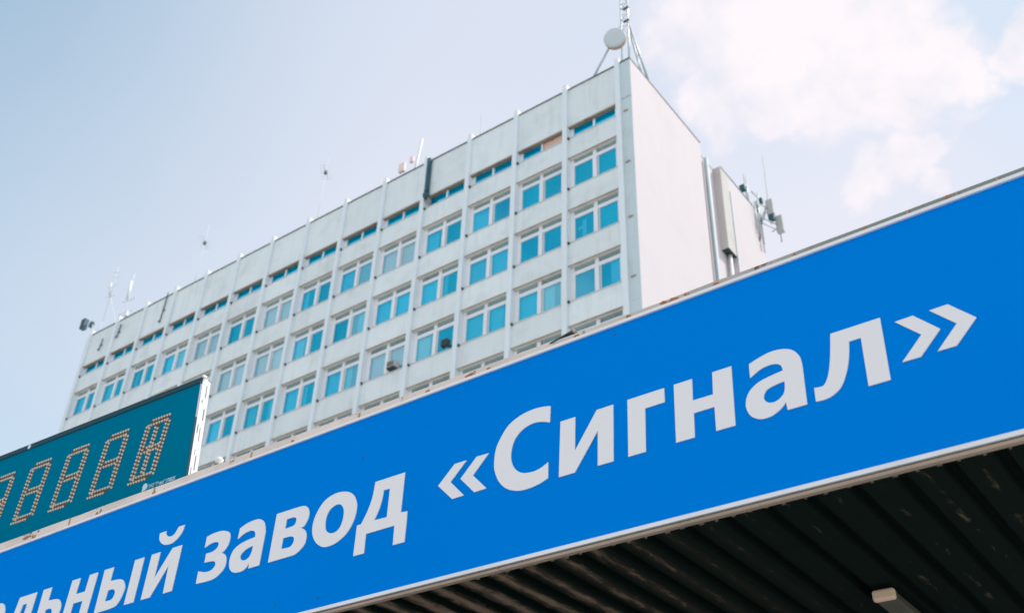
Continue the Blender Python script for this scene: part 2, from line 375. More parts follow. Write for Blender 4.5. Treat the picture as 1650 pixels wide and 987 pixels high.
# windows
GY = .052
def window(full):
    h = .635 if full else .255
    f = MB(); y0, y1 = by(GY), by(GY+.045)
    def fb(x0, x1, z0, z1, pr=0): f.box(bx(x0), bx(x1), y0-pr, y1, z0*BAY, z1*BAY)
    xs = [XL+.001, -.817, -.479, -.380, -.042, XR-.001]
    fb(xs[0], xs[1], -h, -.018); fb(xs[4], xs[5], -h, -.018)
    fb(xs[2]+.018 if full else -.45, xs[3]-.018 if full else -.415, -h, -.018, .012)
    f.box(bx(XL+.0005), bx(XL+.010), by(.002), y0-.0005, -h*BAY, -.03*BAY)
    fb(xs[1], xs[4], -h, -h+.055, -.004)
    if full:
        fb(xs[1], xs[2]+.017, -.162, -.098, -.002); fb(xs[3]-.017, xs[4], -.162, -.098, -.002)
        # sash rails round the panes
        for a, b_ in ((xs[1], xs[2]), (xs[3], xs[4])):
            fb(a, a+.012, -h+.056, -.163, -.006); fb(b_-.012+.017*(a == xs[1]), b_+.017*(a == xs[1]), -h+.056, -.163, -.006)
    o = f.build('window', 'frame', tower)
    ps = ((xs[1], xs[2]), (xs[3], xs[4])) if full else ((xs[1], -.45), (-.415, xs[4]))
    for a, b_ in ps:
        zt = -.162 if full else -.012
        MB().box(bx(a), bx(b_+(.017 if full else 0)), by(GY+.018), by(GY+.022), (-h+.05)*BAY, zt*BAY).build('pane', 'glass' if full else 'slotglass', o)
        if full: MB().box(bx(a), bx(b_+.017), by(GY+.014), by(GY+.018), -.099*BAY, -.012*BAY).build('pane', 'topglass', o)
    MB().box(bx(XL+.002), bx(XL+.03), by(-.03), by(.004), (-h-.03)*BAY, (-h+.004)*BAY).build('sill_end_shade', 'dark', o)  # dark box painting in the sill end and its shadow
    return o
rng = random.Random(7)
def curtain(o, x0, x1, z0, z1, mat='curtain', y=None):
    y = by(GY+.055) if y is None else y
    mb = MB(); n = max(2, int((x1-x0)/.03)); xs = [bx(x0+(x1-x0)*i/n) for i in range(n+1)]
    ys = [y+(.035 if i % 2 else 0)+rng.uniform(-.01, .01) for i in range(n+1)]
    for i in range(n+1): mb.v += [(xs[i], ys[i], z0*BAY), (xs[i]+rng.uniform(-.01, .01), ys[i], z1*BAY)]
    for i in range(n): mb.f.append((2*i, 2*i+2, 2*i+3, 2*i+1)); mb.sm.append(True)
    return mb.build('curtain', mat, o)
wf = window(True); ws = window(False)
wins = {}
first = {True: wf, False: ws}
used = set()
for r in range(0, NR+1):
    for k in range(NB):
        full = r > 0
        loc = (-BAY*k, 0, bz(ROWL[r]))
        if full not in used: o = first[full]; o.location = loc; used.add(full)
        else: o = copy_tree(first[full], tower, loc)
        wins[(k+1, r)] = o
pale = {(5,1), (8,2), (9,2), (8,1), (5,3), (10,1)}
half = {(5,2), (3,2), (4,2), (6,3), (3,3), (7,3), (11,1), (2,3)}
for (k, r), o in sorted(wins.items()):
    if r == 0:
        if k == 2: curtain(o, -.40, -.03, -.22, -.03, 'board', by(GY+.003))
        elif rng.random() < .3: curtain(o, -.81, -.60, -.24, -.02)
        continue
    if (k, r) == (1, 2):
        curtain(o, -.70, -.63, -.62, -.20); curtain(o, -.78, -.64, -.36, -.30); continue
    if (k, r) in ((1, 1),): continue
    if (k, r) in pale:
        curtain(o, -.82, -.46, -.63, -.03); curtain(o, -.37, -.04, -.63, -.03)
        for ch in o.children:
            if ch.name.startswith('pane') and ch.data.materials[0].name.startswith('tinted'):
                ch.material_slots[0].link = 'OBJECT'; ch.material_slots[0].material = M['paleglass']
        continue
    if (k, r) in half:
        curtain(o, -.82, -.46, -.63, -.03); curtain(o, -.37, -.37+rng.uniform(.05, .3), -.63, -.03); continue
    q = rng.random()
    if q < .78: curtain(o, -.82, -.82+rng.uniform(.10, .28), -.63, -.03)
    if q < .40 or q > .88: curtain(o, -.14-rng.uniform(0, .16), -.04, -.63, -.03)
    if .62 < q < .75: curtain(o, -.82, -.46, -.63, -.03)
# corner strip ledges and conduits
for r in range(0, NR+1):
    z = SILL[r]
    bbox(MB(), .15, .222, -.022, -.007, z-.012, z+.012).build('ledge', 'lintel', tower)
    if r > 0:
        bbox(MB(), .150, .166, -.014, -.007, z+.014, z+.36).build('conduit', 'strip', tower)
    bbox(MB(), .116, .292, -.0085, -.0062, ROWL[r]+.03, ROWL[r]+.036).build('joint', 'dark' if r == 0 else 'strip', tower)
# soot-dark downpipe that leaves the parapet beside the fifth pilaster
MB().tube([(bx(-3.845), by(-.035), bz(.865)), (bx(-3.845), by(-.035), bz(.15)), (bx(-3.84), by(-.045), bz(.06))], .135, 10).lathe((bx(-3.84), by(-.045), bz(.06)), (0, 0, -1), [(0, .12), (.12, .19), (.3, .16), (.42, .05)], 10).build('downpipe', 'tealpipe', tower)
MB().tube([(bx(-3.80), by(-.02), bz(-.06)), (bx(-3.795), by(.03), bz(-.24))], .07, 8).build('downpipe', 'lintel', tower)

# ------------------------------------------------------------------ air conditioners
def aircon(x, z, label, small=False):
    o = empty('air_conditioner', bw(x, -.02, z))
    MB().box(-.30, .30, -.28, .22, 0, .42).build('casing', 'dark' if small else 'ac', o, bevel=.02)  # the smaller unit gets a dark casing
    gr = MB()
    for i in range(6): gr.box(-.27, .27, -.295, -.282, .04+.055*i, .062+.055*i)
    gr.build('grille', 'dark', o)
    MB().box(-.30, .30, -.28, .18, -.05, -.004).build('drip_tray', 'dark', o)
    for s_ in (-.26, .26): MB().box(s_-.02, s_+.02, -.25, .24, -.10, -.052).build('bracket', 'dark', o)
    if small:
        o.scale = (.62, .5, .72)
    else: o.scale = (.78, .8, .82)
    return tag(o, label, 'air conditioner', 'air conditioners in the office windows')
aircon(-4.20, -3.40, 'boxy grey air conditioner below the pale curtained window')
aircon(-3.13, -3.36, 'dark air conditioner in right half of a teal window', True)
# ------------------------------------------------------------------ rooftop equipment
RZ = ROOF-.03
def rp(x, y, z): return Vector(bw(x, y, z))
def seg(mb, base, pts, r, n=6, r2=None): return mb.tube([tuple(Vector(p)-base) for p in pts], r, n, r2)
# corner mast with the drum aerial
b0 = rp(.19, .15, RZ)
t = empty('antenna_mast', b0)
tag(t, 'tall lattice mast with splayed struts on the near roof corner', 'antenna mast')
legs = [(.075, .13), (.205, .13), (.14, .26)]
def leg(i, z): return rp(legs[i][0]+.035*min(1, max(0, (z-1.0)/1.5)), legs[i][1], z)
for i in range(3):
    seg(MB(), b0, [leg(i, RZ), leg(i, 1.6), leg(i, 4.2)], .045 if i else .04, 8).build('leg', 'galv', t)
lm = MB()
for j in range(9):
    z = 1.75+.28*j
    for a, b_ in ((0, 1), (1, 2), (2, 0)):
        seg(lm, b0, [leg(a, z), leg(b_, z+.14)], .018); seg(lm, b0, [leg(b_, z+.14), leg(a, z+.28)], .018)
lm.build('bracing', 'galv', t)
for e_, k_ in (((-.553, .10, RZ), 0), ((.27, .70, RZ), 1), ((.10, .95, RZ), 2)):
    seg(MB(), b0, [rp(*e_), leg(k_, 1.92)], .055, 8).build('strut', 'galv', t)
seg(MB(), b0, [rp(.22, .42, RZ), rp(.225, .40, 1.62)], .03).build('strut', 'whitepaint', t)
for z in (1.95, 2.27): seg(MB(), b0, [rp(.15, .12, z), rp(.26, .12, z)], .06, 8).build('clamp', 'dark', t)
d0 = rp(.012, .06, 1.55)
t = empty('drum_antenna', d0)
tag(t, 'pale round drum aerial clamped to the corner mast', 'antenna')
ax = Vector((.30, -.90, -.28)).normalized()
MB().lathe((0, 0, 0), ax, [(-.10, .46), (-.08, .54), (.16, .56), (.17, .54)], 32).build('shroud', 'tan', t)
MB().lathe(tuple(ax*.171), ax, [(0, .555), (.03, .54), (.05, .34), (.055, .02)], 32).build('radome', 'drum', t)
MB().lathe(tuple(-ax*.11), -ax, [(0, .40), (.14, .28), (.22, .10)], 24).build('reflector', 'tan', t)
MB().tube([tuple(-ax*.25), tuple(rp(.10, .13, 1.60)-d0)], .05).build('bracket', 'galv', t)
# yagi aerials
def yagi(x, y, z1, zb, label, arms, tilt=.05, hot=True):
    b_ = rp(x, y, RZ); o = empty('yagi_antenna', b_)
    tip = rp(x+tilt*(z1-RZ)*.2, y, z1)
    seg(MB(), b_, [rp(x, y, RZ), tip], .022, 6, .010).build('pole', 'palepole', o)
    m_ = MB(); c_ = rp(x+tilt*(zb-RZ)*.2, y, zb)
    dr = Vector((.55, -.8, 0)).normalized(); cr_ = Vector((.8, .55, 0)).normalized()
    m_.tube([tuple(c_-b_-dr*.65), tuple(c_-b_+dr*.75)], .014, 5)
    for i in range(arms):
        p = c_-b_+dr*(-.6+1.3*i/(arms-1)); l = .42-.025*i
        m_.tube([tuple(p-cr_*l), tuple(p+cr_*l)], .008, 4)
    m_.build('boom', 'palepole', o)
    if hot:
        MB().box(*[v for a, w in zip(c_-b_, (.08, .08, .12)) for v in (a-w, a+w)]).build('amplifier', 'dark', o)
    return tag(o, label, 'antenna')
yagi(-7.42, .55, 3.22, 2.84, 'tall thin yagi aerial over the middle of the roof', 7)
yagi(-11.25, .55, 3.22, 2.68, 'thin yagi aerial with small dark head, second from left end', 6)
b_ = rp(-2.98, .3, RZ); o = empty('whip_antenna', b_)
seg(MB(), b_, [rp(-2.98, .3, RZ), rp(-2.98, .3, 1.72)], .03, 6, .02).build('rod', 'galv', o)
seg(MB(), b_, [rp(-2.98, .3, RZ), rp(-2.98, .3, RZ+.12)], .06, 8).build('base', 'galv', o)
tag(o, 'short grey rod above the third bay from the corner', 'antenna')
b_ = rp(-11.25, .25, RZ); o = empty('whip_antenna', b_)
xx = -11.68; b_ = rp(xx, .4, RZ); o.location = b_
seg(MB(), b_, [rp(xx, .4, RZ), rp(xx-.05, .4, 2.05)], .02, 5, .012).build('rod', 'galv', o)
seg(MB(), b_, [rp(xx, .4, RZ), rp(xx, .4, RZ+.12)], .05, 8).build('base', 'galv', o)
tag(o, 'faint thin rod near the left end of the roof', 'antenna')
# pale pole with faded red panels
b_ = rp(-4.95, .6, RZ); o = empty('panel_antenna', b_)
seg(MB(), b_, [rp(-4.95, .6, RZ), rp(-4.72, .6, 2.36)], .075, 8).build('pole', 'whitepaint', o)
q = rp(-5.08, .5, 1.72)-b_
MB().box(q.x-.22, q.x+.22, q.y-.1, q.y+.1, q.z-.36, q.z+.30).build('panel', 'pink', o, bevel=.04)
q = rp(-4.84, .5, 1.80)-b_
MB().box(q.x-.13, q.x+.13, q.y-.08, q.y+.08, q.z-.22, q.z+.22).build('panel', 'pink', o, bevel=.04)
seg(MB(), b_, [rp(-5.05, .56, 1.5), rp(-4.8, .58, 1.5)], .03).build('bracket', 'whitepaint', o)
seg(MB(), b_, [rp(-5.12, .5, RZ), rp(-5.10, .5, 1.45)], .04).build('pole', 'galv', o)
tag(o, 'leaning white pole with faded red panels on the roof', 'antenna')
# left end masts
b_ = rp(-14.0, .35, RZ); o = empty('antenna_mast', b_)
A = rp(-14.35, .35, 2.35)
seg(MB(), b_, [rp(-14.0, .1, RZ)+Vector((-.1, 0, 0)), rp(-14.22, .3, 1.55), A], 0.026).build('leg', 'palepole', o)
seg(MB(), b_, [rp(-13.78, .5, RZ), rp(-14.0, .45, 1.6), A], 0.026).build('leg', 'palepole', o)
seg(MB(), b_, [A, rp(-14.36, .35, 3.2)], .03, 6, .015).build('pole', 'palepole', o)
seg(MB(), b_, [rp(-14.36, .35, 2.35), rp(-14.40, .3, 2.72)], .09, 8).build('antenna_rod', 'whitepaint', o)
for z in (2.3, 2.62): seg(MB(), b_, [rp(-14.48, .3, z), rp(-14.22, .4, z+.04)], .02).build('crossarm', 'palepole', o)
for z, dx in ((2.9, .1), (3.05, .07)): seg(MB(), b_, [rp(-14.36-dx, .3, z), rp(-14.36+dx, .4, z)], .015).build('crossarm', 'palepole', o)
tag(o, 'taller of two thin masts on the left roof end, forked legs', 'antenna mast')
b_ = rp(-13.55, .45, RZ); o = empty('antenna_mast', b_)
seg(MB(), b_, [rp(-13.55, .45, RZ), rp(-13.66, .45, 2.0), rp(-13.70, .45, 2.8)], 0.026, 6, .018).build('pole', 'palepole', o)
seg(MB(), b_, [rp(-13.66, .42, 2.0), rp(-13.70, .42, 2.55)], .09, 8).build('antenna_rod', 'whitepaint', o)
for z in (1.35, 1.6, 1.95): seg(MB(), b_, [rp(-13.80, .4, z), rp(-13.42, .5, z+.05)], .03).build('crossarm', 'palepole', o)
q = rp(-13.45, .4, 1.5)-b_
MB().box(q.x-.12, q.x+.12, q.y-.1, q.y+.1, q.z-.2, q.z+.2).build('panel', 'whitepaint', o)
tag(o, 'shorter white mast on left roof end with crossarms', 'antenna mast')
b_ = rp(-14.03, .02, ROOF); o = empty('floodlight', b_)
q = rp(-14.52, .05, 1.40)-b_
MB().box(q.x-.22, q.x+.22, q.y-.20, q.y+.14, q.z-.40, q.z+.40).build('housing', 'tealbox', o, bevel=.03)
MB().box(q.x-.19, q.x+.19, q.y-.222, q.y-.204, q.z-.37, q.z+.37).build('lens', 'dark', o)
q2 = rp(-14.20, .05, 1.28)-b_
MB().box(q2.x-.13, q2.x+.13, q2.y-.12, q2.y+.12, q2.z-.2, q2.z+.2).build('gear_box', 'tealpipe', o)
seg(MB(), b_, [b_, rp(-14.14, .05, 1.25)], .045).build('bracket', 'galv', o)
MB().tube([tuple(q2), tuple(q)], .05).build('arm', 'galv', o)
tag(o, 'dark teal box floodlight jutting from the left roof corner', 'floodlight')
# small hooks hung on the parapet
def hook(x, zt, zb, label, m='dark'):
    b_ = Vector(bw(x, -.004, zb)); o = empty('parapet_bracket', b_)
    h = (zt-zb)*BAY
    MB().tube([(.12, -.06, h), (.06, -.06, h*.45), (0, -.06, .05)], .035, 6).build('rod', m, o)
    MB().tube([(0, -.06, .1), (-.05, -.10, 0)], .06, 6).build('foot', m, o)
    MB().tube([(.05, -.06, h*.4), (.2, -.06, h*.4)], .05, 6).build('arm', m, o)
    return tag(o, label, 'bracket')
hook(-11.25, .93, .18, 'dark L shaped bracket hung on the parapet, third bay from left')
hook(-12.80, .70, .36, 'small dark bracket on the parapet under the shorter mast')
hook(-13.40, .55, .25, 'dark bracket on the leftmost parapet panel', 'tealbox')
# right cluster on the rear block
yy = 4.60
def rpx(y, z, x=.22): return rp(x, y, z)
b_ = rp(.31, 4.58, .30); o = empty('antenna_mast', b_)
seg(MB(), b_, [rpx(4.5, .25, .33), rpx(4.62, 1.35, .33)], .05).build('pole', 'galv', o)
seg(MB(), b_, [rpx(4.42, .35, .32), rpx(4.42, .98, .32)], .05).build('pole', 'galv', o)
seg(MB(), b_, [rpx(4.55, .85, .29), rpx(4.70, 1.22, .34), rpx(4.40, 1.25, .30)], .035).build('arm', 'galv', o)
seg(MB(), b_, [rpx(4.5, .25, .33), rpx(4.5, .12, .30)], .045).build('bracket', 'dark', o)
seg(MB(), b_, [rpx(4.62, .72, .33), rpx(4.62, .60, .33)], .09).build('clamp', 'dark', o)
seg(MB(), b_, [rpx(4.60, 1.10, .33), rpx(4.84, 1.06, .43)], .04).build('arm', 'galv', o)
seg(MB(), b_, [rpx(4.58, .74, .33), rpx(4.95, .70, .52)], .04).build('arm', 'galv', o)
seg(MB(), b_, [rpx(4.58, .60, .33), rpx(4.96, .56, .53)], .03).build('arm', 'galv', o)
for k_, (y_, z_) in enumerate(((4.36, .95), (4.48, .62), (4.66, .9))):
    seg(MB(), b_, [rpx(y_, z_, .31), rpx(y_-.06, z_-.35, .34), rpx(y_+.02, z_-.75, .31)], .016, 5).build('cable', 'dark' if k_ else 'galv', o)
q = rpx(4.50, .98, .33)-b_
MB().box(q.x-.12, q.x+.12, q.y-.12, q.y+.12, q.z-.16, q.z+.16).build('junction_box', 'grey', o)
q = rpx(4.66, 1.18, .36)-b_
MB().box(q.x-.1, q.x+.1, q.y-.1, q.y+.1, q.z-.2, q.z+.12).build('junction_box', 'tealpipe', o)
tag(o, 'wall mounted pole group on the rear block edge', 'antenna mast')
b_ = rp(.345, 4.70, ROOF-.1); o = empty('whip_antenna', b_)
seg(MB(), b_, [b_, rp(.36, 5.06, 1.55), rp(.365, 5.09, 2.66)], .045, 6, .022).build('rod', 'grey', o)
seg(MB(), b_, [b_, rp(.348, 4.80, ROOF+.12)], .08, 8).build('base', 'galv', o)
seg(MB(), b_, [rp(.29, 4.69, ROOF-.1), b_], .05, 6).build('bracket', 'galv', o)
tag(o, 'tall thin rod aerial above the rear block panels', 'antenna')
b_ = rp(.20, 4.42, ROOF); o = empty('dipole_antenna', b_)
for dy in (-.03, .05): seg(MB(), b_, [rp(.20, 4.42+dy, ROOF), rp(.20, 4.42+dy, 1.72)], .04).build('pole', 'galv', o)
for z in (1.0, 1.3, 1.6): seg(MB(), b_, [rp(.20, 4.36, z), rp(.20, 4.5, z+.03)], .025).build('crossarm', 'galv', o)
q = rp(.18, 4.31, 1.32)-b_
MB().box(q.x-.15, q.x+.15, q.y-.15, q.y+.15, q.z-.17, q.z+.17).build('junction_box', 'tealpipe', o)
tag(o, 'twin pole aerial with a small dark teal box', 'antenna')
def sector(x, y, z0, z1, w, label, dark=True):
    b_ = rp(x, y, z0); o = empty('panel_antenna', b_); h = (z1-z0)*BAY
    MB().box(-w, w, -w*.6, w*.6, 0, h).build('panel', 'grey', o, bevel=.04)
    if dark: MB().box(-w*.8, w*.8, -w*.5, w*.7, -.42, -.004).build('radio_unit', 'tealpipe', o, bevel=.02)
    MB().tube([(-w*.5, w*.8, -.5), (-w*.5, w*.8, h*.8)], .04).build('pole', 'galv', o)
    MB().tube([(-w*.5, w*.8, h*.5), (-.55, .1, h*.4-.1)], .035).build('arm', 'galv', o)
    return tag(o, label, 'antenna')
sector(.45, 4.86, .92, 1.28, .21, 'upper grey panel aerial with dark radio unit beneath')
sector(.55, 4.98, .52, .92, .21, 'lower grey panel aerial beside the rear block', False)

# ------------------------------------------------------------------ blue fascia sign
CH = 1.6                                   # eye height; sign heights below are above the eye
SY = 5.0
sx0, sx1 = -16.5, 1.6
sign = empty('fascia_sign', (0, SY, 2.44+CH))
tag(sign, 'long blue fascia sign with white Cyrillic lettering on the canopy edge', 'sign')
def sb(mb, x0, x1, y0, y1, z0, z1): return mb.box(x0, x1, y0-SY, y1-SY, z0-2.44, z1-2.44)
sb(MB(), sx0, sx1, 5.0, 5.10, 2.488, 3.942).build('sign_panel', 'blue', sign)
sb(MB(), sx0, sx1, 4.985, 5.033, 2.4625, 2.4875).build('bottom_rail', 'rail', sign)
sb(MB(), sx0, sx1, 4.985, 5.10, 3.9425, 3.965).build('top_rail', 'rail', sign)
sb(MB(), sx0, sx1, 5.004, 5.032, 2.4535, 2.462).build('shadow_gap', 'dark', sign)
# under strip and flashing are slightly wavy, hand-bent sheet
def wavy(name, mat, y0, y1, zb, zt, step=.35, amp=.004, cuts=()):
    r_ = random.Random(3); mb = MB(); n = int((sx1-sx0)/step); rows = []
    for i in range(n+1):
        x = sx0+(sx1-sx0)*i/n; dz = r_.uniform(-amp, amp)
        rows.append((x, zb(x)-2.44, zt(x)+dz-2.44))
    for x, a, b_ in rows: mb.v += [(x, y0-SY, a), (x, y0-SY, b_), (x, y1-SY, b_), (x, y1-SY, a)]
    for i in range(n):
        p, q = 4*i, 4*i+4
        for k in range(4): mb.f.append((p+k, p+(k+1) % 4, q+(k+1) % 4, q+k)); mb.sm.append(False)
    mb.f.append((0, 1, 2, 3)); mb.f.append(tuple(4*n+k for k in (3, 2, 1, 0))); mb.sm += [False, False]
    return mb.build(name, mat, sign)
wavy('under_strip', 'under', 4.995, 5.03, lambda x: 2.434, lambda x: 2.453, amp=.0)
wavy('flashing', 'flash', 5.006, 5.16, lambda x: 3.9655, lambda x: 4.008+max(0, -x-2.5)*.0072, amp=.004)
rj = random.Random(5)
for x in (-9.2, -7.9, -6.6, -5.35, -4.2, -3.25, -2.45, -1.62, -1.02, -.74, -.52, -.30):
    zt = 4.0+max(0, -x-2.5)*.0072
    sb(MB(), x-.008, x+.008, 5.001, 5.0055, 3.968, zt).build('seam', 'under', sign)
mbf = MB(); mbf.v = [(-3.53, 5.0-SY, 1.560), (-3.34, 5.0-SY, 1.590), (-3.32, 5.12-SY, 1.610), (-3.51, 5.12-SY, 1.575), (-3.53, 5.0-SY, 1.568), (-3.34, 5.0-SY, 1.606), (-3.32, 5.12-SY, 1.626), (-3.51, 5.12-SY, 1.583)]
for q in ((0,3,2,1),(4,5,6,7),(0,1,5,4),(1,2,6,5),(2,3,7,6),(3,0,4,7)): mbf.f.append(q); mbf.sm.append(False)
mbf.build('loose_flap', 'dark', sign)
for x, s_ in ((-7.05, .8),):
    MB().lathe((x, .02, 4.06-2.44), (.3, -.2, 1), [(0, .035*s_), (.03, .05*s_), (.055, .02*s_)], 8).build('cap_bolt', 'rail', sign)
for x, z, w_ in ((-4.239, 3.988, .10), (-4.073, 3.984, .05), (-4.649, 3.985, .06), (-2.894, 3.988, .05), (-2.629, 3.992, .06), (-2.55, 3.991, .09), (-2.455, 3.989, .05), (-2.247, 3.987, .045),
                 (-9.93, 4.02, .16), (-9.80, 4.00, .06), (-7.896, 3.99, .06), (-3.31, 3.986, .06), (-1.715, 3.984, .03), (-1.274, 3.986, .03), (-.788, 3.993, .035), (-8.75, 3.995, .05), (-6.1, 3.99, .04)):
    poly = [(x+w_*.5*math.cos(a_)*rj.uniform(.55, 1.1), z-2.44+.017*math.sin(a_)*rj.uniform(.5, 1.1)) for a_ in [2*math.pi*k_/9 for k_ in range(9)]]
    MB().prism(poly, .0025, .0058).build('rust_patch', 'rust', sign)
# tabs of the bent sheet under the edge
tb = MB(); x = -4.2
while x < 1.2:
    w_ = rj.uniform(.012, .03); tb.box(x, x+w_, .032, .035, -.009-rj.uniform(0, .008), -.0035); x += .115+rj.uniform(-.02, .02)
tag(tb.build('edge_tabs', 'tabs', sign), kind='stuff')
for x, z in ((-5.98, 2.60), (-5.53, 2.57), (-5.25, 3.60), (-3.0, 3.88)):
    MB().lathe((x, -.0005, z-2.44), (0, -1, 0), [(0, .0065), (.003, .005)], 8).build('screw', 'dark', sign)
